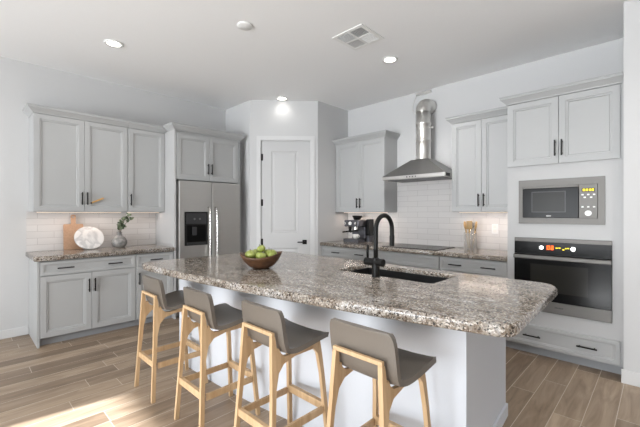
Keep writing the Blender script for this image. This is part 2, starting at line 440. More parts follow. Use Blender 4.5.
# the door slab in its own frame: x along the wall, -y towards the room
rzd = math.atan2(E.y, E.x)
dw = D1 - D0
door = thing('door_1', 'white two panel pantry door with black hardware in angled corner wall', 'door', (*dpt(D0, -0.012), 0), rzd)
door['kind'] = 'structure'
bm = bmesh.new()
def plate_with_panels(bm, w, z0, z1, th, panels, rings):
    """front plane at y=0 with sunken panels"""
    xs = sorted({0, w} | {p[0] for p in panels} | {p[1] for p in panels}); zs = sorted({z0, z1} | {p[2] for p in panels} | {p[3] for p in panels})
    cache = {}
    def v(x, y, z):
        k = (round(x, 5), round(y, 5), round(z, 5))
        if k not in cache: cache[k] = bm.verts.new((x, y, z))
        return cache[k]
    def q(*p): bm.faces.new([v(*a) for a in p])
    for xa, xb in zip(xs, xs[1:]):
        for za, zb in zip(zs, zs[1:]):
            if (xa, xb, za, zb) in panels:
                pa = (0.0, 0.0)
                for ins, y in rings:
                    i0, y0 = pa
                    l0 = [(xa + i0, y0, za + i0), (xb - i0, y0, za + i0), (xb - i0, y0, zb - i0), (xa + i0, y0, zb - i0)]
                    l1 = [(xa + ins, y, za + ins), (xb - ins, y, za + ins), (xb - ins, y, zb - ins), (xa + ins, y, zb - ins)]
                    for i in range(4): q(l0[i], l0[(i + 1) % 4], l1[(i + 1) % 4], l1[i])
                    pa = (ins, y)
                q(*l1)
            else: q((xa, 0, za), (xb, 0, za), (xb, 0, zb), (xa, 0, zb))
    q((0, th, z0), (0, th, z1), (w, th, z1), (w, th, z0))
    for za, zb in zip(zs, zs[1:]):
        q((0, 0, za), (0, 0, zb), (0, th, zb), (0, th, za)); q((w, 0, za), (w, th, za), (w, th, zb), (w, 0, zb))
    for xa, xb in zip(xs, xs[1:]):
        q((xa, 0, z0), (xa, th, z0), (xb, th, z0), (xb, 0, z0)); q((xa, 0, z1), (xb, 0, z1), (xb, th, z1), (xa, th, z1))
px0, px1 = 0.315 - D0, 0.7125 - D0
plate_with_panels(bm, dw, 0.01, DZ, 0.035, [(px0, px1, 1.06, 2.295), (px0, px1, 0.25, 0.84)], [(0.012, 0.008), (0.03, 0.010), (0.05, 0.003)])
link('door_slab', bm, 'doorwhite', door)
hd = link('door_handle', boxes((0.612, 0.678, -0.008, 0.0, 0.895, 0.961), bev=0.002), 'black', door)
bm = bmesh.new(); cyl(bm, (0.645, -0.008, 0.93), (0.645, -0.05, 0.93), 0.011, 14); box(bm, 0.54, 0.656, -0.062, -0.05, 0.921, 0.939, bev=0.002)
link('lever', bm, 'black', hd)
link('strike_plate', boxes((dw + 0.001, dw + 0.0028, -0.004, 0.02, 0.90, 0.96)), 'chrome', door)
for zz in (0.25, 0.93, 1.52, 2.20):
    bm = bmesh.new(); cyl(bm, (-0.0015, -0.008, zz - 0.05), (-0.0015, -0.008, zz + 0.05), 0.008, 10); box(bm, -0.002, 0.022, -0.003, 0, zz - 0.05, zz + 0.05)
    link('hinge', bm, 'black', door)
# baseboards
def bb(name, *b): structure(name, boxes(*b, bev=0.004), 'trim')
bb('baseboard_left', (XW, XW + 0.014, YR, 0.532, 0, 0.095))
bb('baseboard_right', (-0.232, XR, 3.696, 3.71, 0, 0.11))
bb('baseboard_pantry', (-4.50, A.x + 0.004, 3.006, 3.02, 0, 0.095))
bm = bmesh.new(); dquad(bm, 0.006, D0 - 0.075, 0, 0.014, 0, 0.095); dquad(bm, D1 + 0.075, LD - 0.004, 0, 0.014, 0, 0.095); structure('baseboard_pantry_front', bm, 'trim')

# ------------------------------------------------------------------ cabinets (local frame: front at y=0 facing -y, body behind)
DT = 0.02
RINGS = [(0.0, -DT + 0.002), (0.002, -DT), (0.052, -DT), (0.055, -DT + 0.007), (0.067, -DT + 0.007), (0.072, -DT + 0.015)]
RINGS_D = [(0.0, -DT + 0.002), (0.002, -DT), (0.030, -DT), (0.032, -DT + 0.005), (0.040, -DT + 0.006), (0.043, -DT + 0.012)]
def handle(parent, x, z, vertical, yf=-DT, L=0.145, mat='black'):
    bm = bmesh.new(); h = L / 2
    if vertical:
        box(bm, x - 0.006, x + 0.006, yf - 0.034, yf - 0.022, z - h, z + h, bev=0.0015)
        for s in (-1, 1): box(bm, x - 0.005, x + 0.005, yf - 0.0225, yf, z + s * (h - 0.02) - 0.005, z + s * (h - 0.02) + 0.005)
    else:
        box(bm, x - h, x + h, yf - 0.034, yf - 0.022, z - 0.006, z + 0.006, bev=0.0015)
        for s in (-1, 1): box(bm, x + s * (h - 0.02) - 0.005, x + s * (h - 0.02) + 0.005, yf - 0.0225, yf, z - 0.005, z + 0.005)
    return link('handle', bm, mat, parent)
def add_door(root, x0, x1, z0, z1, hx, hz, mat='cab', name='door'):
    bm = bmesh.new(); ring_panel(bm, x0, x1, z0, z1, 0, RINGS)
    d = link(name, bm, mat, root)
    if hx is not None: handle(d, hx, hz, True)
    return d
def add_drawer(root, x0, x1, z0, z1, hxs, mat='cab', name='drawer', hz=None):
    bm = bmesh.new(); ring_panel(bm, x0, x1, z0, z1, 0, RINGS_D)
    d = link(name, bm, mat, root)
    for hx in hxs: handle(d, hx, hz if hz else (z0 + z1) / 2, False)
    return d
CROWN = [(-0.018, 0.0), (0.006, 0.0), (0.010, 0.012), (0.020, 0.022), (0.042, 0.044), (0.050, 0.050), (0.050, 0.066), (0.056, 0.068), (0.056, 0.076), (-0.018, 0.076)]
def crown(root, path, z, mat='cab'):
    return link('crown_moulding', sweep(path, [(o, z + h) for o, h in CROWN]), mat, root)
LEFT = PI / 2                                   # rotation of things standing against the left wall

# left wall, base units: face plane of the bodies at x = -4.514 (doors reach -4.494)
BD = 0.587
c = thing('base_cabinet', 'grey base cabinet with two doors and one wide drawer under cutting board', 'cabinet', (-4.514, 0.535, 0), LEFT, 'base cabinets')
link('body', boxes((0.018, 0.925, 0, BD, 0.085, 0.874)), 'cab', c)
link('toe_kick', boxes((0.018, 0.925, 0.05, BD, 0, 0.085)), 'toe', c)
link('side_panel', boxes((0, 0.018, -0.02, BD, 0, 0.874)), 'cab', c)
add_drawer(c, 0.022, 0.921, 0.720, 0.862, (0.235, 0.70), hz=0.79)
add_door(c, 0.022, 0.4705, 0.088, 0.712, 0.445, 0.575); add_door(c, 0.4745, 0.921, 0.088, 0.712, 0.500, 0.575)
c = thing('base_cabinet', 'narrow grey base cabinet with one door beside the refrigerator', 'cabinet', (-4.514, 1.462, 0), LEFT, 'base cabinets')
link('body', boxes((0, 0.450, 0, BD, 0.085, 0.874)), 'cab', c)
link('toe_kick', boxes((0, 0.450, 0.05, BD, 0, 0.085)), 'toe', c)
add_drawer(c, 0.004, 0.446, 0.720, 0.862, (0.228,), hz=0.79)
add_door(c, 0.004, 0.446, 0.088, 0.712, 0.032, 0.575)
o = curve_slab('countertop', rounded([(XW + 0.004, 0.505), (-4.462, 0.505), (-4.462, 1.913), (XW + 0.004, 1.913)], [0, 0.025, 0, 0]), [], 0.874, 0.925, 0.012, 'granite')
tag(o, 'short granite countertop along the left wall under vase and cutting board', 'countertop')
o = link('tile_backsplash', boxes((XW + 0.0005, XW + 0.004, 0.512, 1.913, 0.925, 1.378)), 'tile_y')
tag(o, 'white subway tile backsplash behind the cutting board and vase', 'backsplash')

# left wall, wall units
UD = 0.31
c = thing('wall_cabinet', 'grey two door wall cabinet above the cutting board, leftmost of all cabinets', 'cabinet', (-4.794, 0.535, 0), LEFT, 'wall cabinets')
link('body', boxes((0, 0.922, 0, UD, 1.378, 2.44)), 'cab', c)
add_door(c, 0.003, 0.460, 1.382, 2.428, 0.436, 1.53); add_door(c, 0.463, 0.919, 1.382, 2.428, 0.488, 1.53)
crown(c, [(0, UD), (0, -0.018), (0.922, -0.018)], 2.432)
c = thing('wall_cabinet', 'grey single door wall cabinet beside the refrigerator surround', 'cabinet', (-4.794, 1.459, 0), LEFT, 'wall cabinets')
link('body', boxes((0, 0.455, 0, UD, 1.378, 2.44)), 'cab', c)
add_door(c, 0.004, 0.452, 1.382, 2.428, 0.030, 1.53)
crown(c, [(0, -0.018), (0.455, -0.018)], 2.432)
# refrigerator surround
FX = -4.500
c = thing('refrigerator_cabinet', 'grey cabinet surround with two small doors over the steel refrigerator', 'cabinet', (FX, 1.915, 0), LEFT, 'wall cabinets')
FD = 0.602
link('side_panel', boxes((0, 0.022, -0.02, FD, 0, 2.44)), 'cabwhite', c)  # lighter paint puts the window light on this side into the colour
link('side_panel', boxes((0.955, 0.975, -0.02, FD, 0, 2.44)), 'cab', c)
link('body', boxes((0.022, 0.955, 0, FD, 1.80, 2.44)), 'cab', c)
link('filler_strip', boxes((0.975, 1.104, 0.12, 0.14, 0, 2.44)), 'cab', c)
add_door(c, 0.03, 0.4865, 1.806, 2.40, 0.462, 1.965); add_door(c, 0.4905, 0.947, 1.806, 2.40, 0.515, 1.965)
crown(c, [(0, 0.20), (0, -0.022), (0.985, -0.022), (0.985, 0.11)], 2.44)

# back wall, base units: doors reach y = 3.82, bodies start at 3.84
def base_back(x0, x1, label, hxs, ndoors, drawer_name='drawer'):
    w = x1 - x0
    c = thing('base_cabinet', label, 'cabinet', (x0, 3.84, 0), 0, 'base cabinets')
    d = YW - 3.842
    link('body', boxes((0, w, 0, d, 0.085, 0.874)), 'cab', c); link('toe_kick', boxes((0, w, 0.05, d, 0, 0.085)), 'toe', c)
    add_drawer(c, 0.004, w - 0.004, 0.720, 0.862, hxs, name=drawer_name, hz=0.79)
    if ndoors == 2:
        add_door(c, 0.004, w / 2 - 0.002, 0.088, 0.712, w / 2 - 0.03, 0.575); add_door(c, w / 2 + 0.002, w - 0.004, 0.088, 0.712, w / 2 + 0.03, 0.575)
    return c
base_back(-3.696, -2.692, 'grey base cabinet with two drawer pulls beneath the espresso machine', (0.305, 0.735), 2)
base_back(-2.690, -1.822, 'grey base cabinet with plain false drawer front beneath the range hood', (), 2, 'false_front')
base_back(-1.820, -1.107, 'grey base cabinet with two drawer pulls next to the wall oven', (0.19, 0.537), 2)
o = curve_slab('countertop', rounded([(-3.697, YW - 0.004), (-3.697, 3.79), (-1.106, 3.79), (-1.106, YW - 0.004)], 0), [], 0.874, 0.925, 0.012, 'granite')
tag(o, 'long granite countertop along the back wall below the hood', 'countertop')
o = link('tile_backsplash', boxes((-3.697, -1.106, YW - 0.004, YW - 0.0005, 0.925, 1.378), (-2.766, -1.814, YW - 0.004, YW - 0.0005, 1.378, 1.86)), 'tile_x')
tag(o, 'white subway tile backsplash below the range hood on back wall', 'backsplash')
# back wall, wall units
def wall_back(x0, x1, label, path, hz=1.51, gap=0.003):
    w = x1 - x0
    c = thing('wall_cabinet', label, 'cabinet', (x0, 4.147, 0), 0, 'wall cabinets')
    link('body', boxes((0, w, 0, UD, 1.378, 2.44)), 'cab', c)
    return c
c = wall_back(-3.665, -2.768, 'grey two door wall cabinet above the espresso machine', None)
add_door(c, 0.004, 0.447, 1.382, 2.428, 0.420, 1.51); add_door(c, 0.450, 0.893, 1.382, 2.428, 0.477, 1.51)
crown(c, [(-0.033, -0.018), (0.897, -0.018), (0.897, UD)], 2.432)
link('filler_strip', boxes((-0.033, 0, 0.0, UD, 1.378, 2.44)), 'cab', c)
c = wall_back(-1.812, -1.107, 'grey two door wall cabinet above the glass jar of utensils', None)
add_door(c, 0.004, 0.346, 1.382, 2.428, 0.319, 1.51); add_door(c, 0.349, 0.701, 1.382, 2.428, 0.377, 1.51)
crown(c, [(0, UD), (0, -0.018), (0.705, -0.018)], 2.432)

# tall oven cabinet, face at y = 3.82
OX0, OX1, OY = -1.104, -0.222, 3.82
c = thing('oven_cabinet', 'tall white cabinet housing the microwave and wall oven', 'cabinet', (OX0, OY, 0), 0, 'tall cabinets')
ow = OX1 - OX0; od = YW - OY
bm = boxes((0, 0.018, 0.02, od, 0.085, 2.44), (ow - 0.018, ow, 0.02, od, 0.085, 2.44), (0.018, ow - 0.018, od - 0.01, od, 0.085, 2.44),
           (0.018, ow - 0.018, 0.02, od - 0.01, 2.42, 2.44), (0.018, ow - 0.018, 0.02, od - 0.01, 0.41, 0.43), (0.018, ow - 0.018, 0.02, od - 0.01, 1.215, 1.24), (0.018, ow - 0.018, 0.02, od - 0.01, 1.70, 1.80))
link('body', bm, 'cabwhite', c)
ovx0, ovx1 = -1.036 - OX0, -0.296 - OX0
mwx0, mwx1 = -1.000 - OX0, -0.342 - OX0
bm = boxes((0, ovx0, 0, 0.02, 0.085, 1.80), (ovx1, ow, 0, 0.02, 0.085, 1.80), (ovx0, ovx1, 0, 0.02, 0.085, 0.436), (ovx0, ovx1, 0, 0.02, 1.126, 1.26),
           (ovx0, mwx0, 0, 0.02, 1.26, 1.676), (mwx1, ovx1, 0, 0.02, 1.26, 1.676), (ovx0, ovx1, 0, 0.02, 1.676, 1.80),
           (0, ow, 0, 0.02, 1.80, 2.44))
bmesh.ops.remove_doubles(bm, verts=bm.verts, dist=1e-5)
link('face_frame', bm, 'cabwhite', c)
link('toe_kick', boxes((0.0, ow, 0.06, od, 0, 0.085)), 'toe', c)
add_door(c, 0.006, 0.431, 1.815, 2.428, 0.407, 1.955); add_door(c, 0.434, 0.860, 1.815, 2.428, 0.459, 1.955)
link('filler_strip', boxes((0.864, ow, -0.006, 0, 1.80, 2.44)), 'cab', c)
add_drawer(c, 0.004, 0.860, 0.100, 0.296, (0.221, 0.640), mat='cab', hz=0.195)
crown(c, [(0, 0.26), (0, -0.018), (ow - 0.001, -0.018)], 2.432)

# ------------------------------------------------------------------ microwave
mw = thing('microwave', 'built-in microwave with steel trim kit and black door above the oven', 'microwave', (-1.000, OY, 1.26))
w, h = 0.658, 0.416
bm = boxes((0, w, -0.012, 0, 0, 0.055), (0, w, -0.012, 0, h - 0.062, h), (0, 0.034, -0.012, 0, 0.055, h - 0.062), (w - 0.048, w, -0.012, 0, 0.055, h - 0.062))
bmesh.ops.remove_doubles(bm, verts=bm.verts, dist=1e-5)
link('trim_frame', bm, 'steeldark', mw)
link('body', boxes((0.036, w - 0.05, 0.0, 0.42, 0.03, h - 0.04)), 'plastic_dark', mw)
dr = link('door', boxes((0.036, 0.476, -0.020, 0.0, 0.057, h - 0.085), bev=0.003), 'blackgloss', mw)
link('top_strip', boxes((0.036, 0.476, -0.018, 0.0, h - 0.083, h - 0.064), bev=0.002), 'steeldark', mw)
link('door_window', boxes((0.12, 0.375, -0.0215, -0.020, 0.115, 0.295)), 'window', dr)
link('window_rim', boxes((0.112, 0.383, -0.0208, -0.020, 0.107, 0.115), (0.112, 0.383, -0.0208, -0.020, 0.295, 0.303), (0.112, 0.12, -0.0208, -0.020, 0.115, 0.295), (0.375, 0.383, -0.0208, -0.020, 0.115, 0.295)), 'plastic_dark', dr)
bm = bmesh.new()
for i in range(5): box(bm, 0.232 + i * 0.008, 0.2375 + i * 0.008, -0.0212, -0.020, 0.070, 0.079)
link('lettering', bm, 'white_plastic', dr)
cp = link('control_panel', boxes((0.479, w - 0.05, -0.019, 0.0, 0.057, h - 0.064), bev=0.002), 'steeldark', mw)
link('display', boxes((0.500, 0.590, -0.021, -0.019, 0.288, 0.318)), 'blackgloss', cp)
bm = bmesh.new()
for xx, ww in ((0.506, 0.018), (0.53, 0.014), (0.552, 0.014), (0.57, 0.014)): box(bm, xx, xx + ww, -0.0222, -0.021, 0.293, 0.313)
link('display_digits', bm, 'yellow_led', cp)
for zz, xs in ((0.262, (0.505, 0.545, 0.585)), (0.238, (0.52, 0.565)), (0.155, (0.505, 0.545, 0.585))):
    for xx in xs: link('button', boxes((xx - 0.008, xx + 0.008, -0.0225, -0.019, zz - 0.006, zz + 0.006), bev=0.001), 'white_plastic', cp)
bm = bmesh.new(); cyl(bm, (0.545, -0.019, 0.10), (0.545, -0.032, 0.10), 0.024, 24); link('dial', bm, 'white_plastic', cp)

# ------------------------------------------------------------------ wall oven
ov = thing('wall_oven', 'black glass wall oven with steel bands below the microwave', 'oven', (-1.036, OY, 0.437))
w, h = 0.740, 0.688
link('body', boxes((0.02, w - 0.02, 0.0, 0.55, 0.02, h - 0.02)), 'plastic_dark', ov)
link('top_trim', boxes((0, w, -0.016, 0, h - 0.036, h), bev=0.002), 'steeldark', ov)
pn = link('control_panel', boxes((0, w, -0.014, 0, h - 0.150, h - 0.037)), 'blackgloss', ov)
zk = h - 0.085
for xx in (0.232, 0.475):
    bm = bmesh.new(); cyl(bm, (xx, -0.014, zk), (xx, -0.036, zk), 0.021, 24, 0.019); link('knob', bm, 'chrome', pn)
def seven(bm, x, z, w, h, t, on, y0, y1):
    segs = {'a': (x, x + w, z + h - t, z + h), 'g': (x, x + w, z + h / 2 - t / 2, z + h / 2 + t / 2), 'd': (x, x + w, z, z + t),
            'f': (x, x + t, z + h / 2, z + h), 'b': (x + w - t, x + w, z + h / 2, z + h), 'e': (x, x + t, z, z + h / 2), 'c': (x + w - t, x + w, z, z + h / 2)}
    for s in on: a = segs[s]; box(bm, a[0], a[1], y0, y1, a[2], a[3])
bm = bmesh.new()
seven(bm, 0.272, zk - 0.019, 0.022, 0.038, 0.006, 'abcdef', -0.0155, -0.014); seven(bm, 0.302, zk - 0.019, 0.022, 0.038, 0.006, 'abcdeg', -0.0155, -0.014)
link('clock_digits', bm, 'orange_led', pn)
bm = bmesh.new()
for xx, zz, ww in ((0.340, 0.0, 0.018), (0.362, 0.002, 0.018), (0.392, -0.012, 0.016), (0.412, 0.0, 0.012), (0.428, 0.002, 0.016)): box(bm, xx, xx + ww, -0.0155, -0.014, zk + zz - 0.005, zk + zz + 0.005)
link('mode_lights', bm, 'yellow_led', pn)
od_ = link('door', boxes((0, w, -0.024, 0, 0.105, h - 0.153), bev=0.003), 'blackgloss', ov)
link('door_window', boxes((0.14, w - 0.16, -0.0252, -0.024, 0.19, 0.445)), 'window', od_)
bm = boxes((0.0, w, -0.062, -0.046, h - 0.196, h - 0.160), bev=0.005)
for xx in (0.03, w - 0.05): box(bm, xx, xx + 0.02, -0.047, -0.024, h - 0.188, h - 0.168)
link('door_handle', bm, 'steeldark', od_)
bt = link('bottom_trim', boxes((0, w, -0.022, 0, 0, 0.103), bev=0.002), 'steeldark', ov)
bm = bmesh.new()
for i in range(6): box(bm, 0.335 + i * 0.011, 0.343 + i * 0.011, -0.0229, -0.022, 0.052, 0.062)
link('lettering', bm, 'plastic_dark', bt)

# ------------------------------------------------------------------ refrigerator (local frame, x along the wall)
fr = thing('refrigerator', 'stainless side by side refrigerator with black ice dispenser', 'refrigerator', (-4.43, 1.955, 0), LEFT)
w = 0.905
link('body', boxes((0.0, w, 0.07, 0.67, 0.02, 1.765)), 'fridge_side', fr)
link('kick_grille', boxes((0.02, w - 0.02, 0.03, 0.07, 0.0, 0.09)), 'plastic_dark', fr)
def fdoor(x0, x1):
    bm = boxes((x0, x1, 0.0, 0.066, 0.10, 1.785), bev=0.010); return link('door', bm, 'steel', fr)
split = 2.413 - 1.955
d1 = fdoor(0.0, split - 0.003); d2 = fdoor(split + 0.003, w)
def fhandle(d, x):
    pts = [(x, 0.0, 0.62), (x, -0.035, 0.64), (x, -0.05, 0.72), (x, -0.058, 1.03), (x, -0.05, 1.34), (x, -0.035, 1.42), (x, 0.0, 1.44)]
    bm = bmesh.new(); tube(bm, pts, 0.014, 12); link('handle', bm, 'chrome', d, True)
fhandle(d1, split - 0.052); fhandle(d2, split + 0.052)
dx0, dx1 = 2.025 - 1.955, 2.347 - 1.955
ds = link('dispenser', boxes((dx0, dx1, -0.006, 0.0, 0.935, 1.38), bev=0.002), 'black', d1)
link('dispenser_panel', boxes((dx0 + 0.02, dx1 - 0.02, -0.012, -0.006, 1.22, 1.36), bev=0.002), 'plastic_dark', ds)
bm = bmesh.new()
for xx in (0.13, 0.205): cyl(bm, (dx0 + xx, -0.012, 1.285), (dx0 + xx, -0.016, 1.285), 0.014, 12)
link('dispenser_button', bm, 'greymetal', ds)
link('dispenser_well', boxes((dx0 + 0.03, dx1 - 0.03, -0.008, -0.006, 0.985, 1.20)), 'blackgloss', ds)
link('paddle', boxes((dx0 + 0.10, dx0 + 0.16, -0.022, -0.008, 1.07, 1.18), bev=0.004), 'plastic_dark', ds)
link('drip_tray', boxes((dx0 + 0.03, dx1 - 0.03, -0.020, -0.006, 0.945, 0.975), bev=0.003), 'plastic_dark', ds)

# ------------------------------------------------------------------ range hood
hx0, hx1, hy0, hz = -2.703, -1.815, 3.96, 1.80
hw = thing('range_hood', 'steel pyramid range hood mounted on the tiled back wall', 'hood', (-2.258, YW, hz))
X = (hx1 - hx0) / 2; DY = YW - hy0
bm = bmesh.new()
def frustum(bm, b, t):
    vs = [bm.verts.new(p) for p in b + t]
    bm.faces.new(vs[:4][::-1]); bm.faces.new(vs[4:])
    for i in range(4): bm.faces.new((vs[i], vs[(i + 1) % 4], vs[4 + (i + 1) % 4], vs[4 + i]))
yb = -0.004
frustum(bm, [(-X, -DY, 0.045), (X, -DY, 0.045), (X, yb, 0.045), (-X, yb, 0.045)], [(-0.12, -0.30, 0.262), (0.12, -0.30, 0.262), (0.12, -0.06, 0.262), (-0.12, -0.06, 0.262)])
link('canopy', bm, 'steelh', hw)
lip = link('lip', boxes((-X, X, -DY, yb, 0.0, 0.045), bev=0.002), 'steel', hw)
bm = bmesh.new()
for i in range(4): cyl(bm, (-0.06 + i * 0.04, -DY, 0.022), (-0.06 + i * 0.04, -DY - 0.006, 0.022), 0.008, 12)
link('control_button', bm, 'plastic_dark', lip)
link('corner_latch', boxes((X, X + 0.004, -DY + 0.02, -DY + 0.12, 0.004, 0.04)), 'black', lip)
link('filter', boxes((-X + 0.06, -0.01, -DY + 0.06, -0.08, -0.006, 0.0)), 'greymetal', hw); link('filter', boxes((0.01, X - 0.06, -DY + 0.06, -0.08, -0.006, 0.0)), 'greymetal', hw)
# exposed round duct bending back into the wall
du = thing('exhaust_duct', 'shiny round metal exhaust duct rising from hood into the wall', 'duct', (-2.255, 4.268, hz + 0.262))
r = 0.095; prof = []
H = 0.63
z = 0.0
bm = bmesh.new()
segs = [(0, r), (0.02, r + 0.004), (0.04, r), (0.235, r), (0.24, r + 0.005), (0.26, r + 0.005), (0.265, r), (0.46, r), (0.465, r + 0.005), (0.485, r + 0.005), (0.49, r), (H, r)]
lathe(bm, [(0, 0)] + [(rr, zz) for zz, rr in segs] + [(0, H)], 32); link('pipe', bm, 'alu', du, True)
bm = bmesh.new(); pts = []; rad = []
for i in range(19):
    a = PI / 2 * i / 18; R = 0.10
    pts.append((0, R - R * math.cos(a), H + R * math.sin(a))); rad.append(r + (0.004 if i % 3 == 0 else -0.002))
pts.append((0, 0.187, H + 0.11)); rad.append(r)
tube(bm, pts, rad, 28); link('elbow', bm, 'alu', du, True)
bm = bmesh.new(); lathe(bm, [(r + 0.001, 0.40), (r + 0.004, 0.40), (r + 0.004, 0.425), (r + 0.001, 0.425)], 32); box(bm, r + 0.001, r + 0.04, -0.012, 0.012, 0.402, 0.424); link('clamp_band', bm, 'alu', du)
dh = thing('duct_hanger', 'small metal hanger bracket with looped wire above the exhaust duct', 'bracket', (-2.33, YW, 3.03))
link('bracket', boxes((-0.11, 0.10, -0.05, 0.0, -0.035, -0.005), bev=0.003), 'alu', dh)
bm = bmesh.new(); tube(bm, [(-0.10, -0.045, -0.03), (-0.115, -0.07, -0.10), (-0.13, -0.10, -0.18), (-0.11, -0.14, -0.27), (-0.05, -0.165, -0.33)], 0.004, 8); link('wire', bm, 'alu', dh, True)

# ------------------------------------------------------------------ island
def edge_y(x): return 1.082 + 0.037 * (x + 3.2) + 0.0365 * (x + 3.2) ** 2
front = [(-3.15 + i * (2.70 / 24), 0) for i in range(25)]
front = [(x, edge_y(x)) for x, _ in front]
outer = [(-3.245, edge_y(-3.2) + 0.02)] + front + [(-0.41, edge_y(-0.45) + 0.045), (-0.405, edge_y(-0.45) + 0.09), (-0.432, 2.42), (-0.47, 2.52), (-0.53, 2.555), (-3.27, 2.59), (-3.32, 2.54), (-3.315, 1.22), (-3.29, edge_y(-3.2) + 0.065)]
SX0, SX1, SY0, SY1 = -1.79, -1.02, 2.03, 2.42
hole = rounded([(SX0, SY0), (SX1, SY0), (SX1, SY1), (SX0, SY1)], 0.03)
o = curve_slab('island_countertop', outer, [hole], 0.872, 0.925, 0.014, 'granite')
tag(o, 'large bow-fronted granite island countertop with an undermount sink cutout', 'countertop')
def base_y(x): return 1.405 + 0.063 * (x + 3.0) ** 2 if x > -3.0 else 1.405
isl = thing('kitchen_island', 'white painted island base with curved seating side', 'island', (-1.95, 2.0, 0))
bo = [(-3.18 + i * (2.49 / 24), 0) for i in range(25)]; bo = [(x, base_y(x)) for x, _ in bo]
bo = bo + [(-0.752, 2.565), (-3.18, 2.565)]
bi = [(x, y + 0.03) for x, y in bo[:25]]; bi[0] = (-3.15, bi[0][1]); bi[24] = (bi[24][0] - 0.032, bi[24][1] - 0.006); bi += [(-0.782, 2.535), (-3.15, 2.535)]
o = curve_slab('base_panels', bo, [bi], 0.0, 0.872, 0.0, 'island', isl)
for p in o.data.polygons: p.use_smooth = False
o.location = (1.95, -2.0, 0)
p0 = Vector((bo[24][0], bo[24][1])); p1 = Vector((-0.752, 2.565)); dd = (p1 - p0).normalized(); nn = Vector((dd.y, -dd.x))
bm = bmesh.new(); q = [p0 + nn * 0.001, p1 + nn * 0.001, p1 + nn * 0.014, p0 + nn * 0.014]
prism(bm, [(v.x, v.y) for v in q], 2, 0.0, 0.082); o = link('baseboard', bm, 'island', isl); o.location = (1.95, -2.0, 0)
# sink
sk = thing('kitchen_sink', 'black undermount sink set into the island countertop', 'sink', ((SX0 + SX1) / 2, (SY0 + SY1) / 2, 0.66))
t = 0.012; a, b = (SX1 - SX0) / 2 - t - 0.001, (SY1 - SY0) / 2 - t - 0.001; hh = 0.238
bm = boxes((-a - t, a + t, -b - t, -b, 0, hh), (-a - t, a + t, b, b + t, 0, hh), (-a - t, -a, -b, b, 0, hh), (a, a + t, -b, b, 0, hh), (-a, a, -b, b, 0, t))
bmesh.ops.remove_doubles(bm, verts=bm.verts, dist=1e-5)
link('basin', bm, 'sink', sk)
bm = bmesh.new(); lathe(bm, [(0, t), (0.045, t), (0.045, t + 0.003), (0.03, t + 0.001), (0, t + 0.001)], 24); link('drain', bm, 'greymetal', sk)
# faucet
fa = thing('kitchen_faucet', 'matte black gooseneck faucet standing on the island by the sink', 'faucet', (-1.395, 1.975, 0.925))
bm = bmesh.new(); lathe(bm, [(0, 0), (0.03, 0), (0.03, 0.006), (0.026, 0.008), (0.026, 0.125), (0.022, 0.13), (0, 0.13)], 28); link('base', bm, 'black', fa, False)
R = 0.100; top = 0.318; pts = [(0, 0, 0.12), (0, 0, 0.2), (0, 0, 0.26), (0, 0, top)]
for i in range(1, 17):
    aa = PI * i / 16; pts.append((0, R - R * math.cos(aa), top + R * math.sin(aa)))
pts += [(0, 2 * R, top - 0.04), (0, 2 * R, 0.222)]
bm = bmesh.new(); tube(bm, pts, 0.0155, 18); link('spout', bm, 'black', fa, True)
bm = bmesh.new(); lathe(bm, [(0.0, 0.197), (0.017, 0.197), (0.0175, 0.205), (0.0175, 0.27), (0.0155, 0.275), (0, 0.275)], 20, Matrix.Translation((0, 2 * R, 0))); link('spray_head', bm, 'black', fa)
hb = bmesh.new(); cyl(hb, (-0.085, 0, 0.1), (0.062, 0, 0.1), 0.026, 24); hv = link('valve', hb, 'black', fa)
bm = bmesh.new(); tube(bm, [(-0.068, 0, 0.12), (-0.066, -0.004, 0.16), (-0.060, -0.008, 0.215)], [0.008, 0.0085, 0.0095], 12); link('lever', bm, 'black', hv, True)

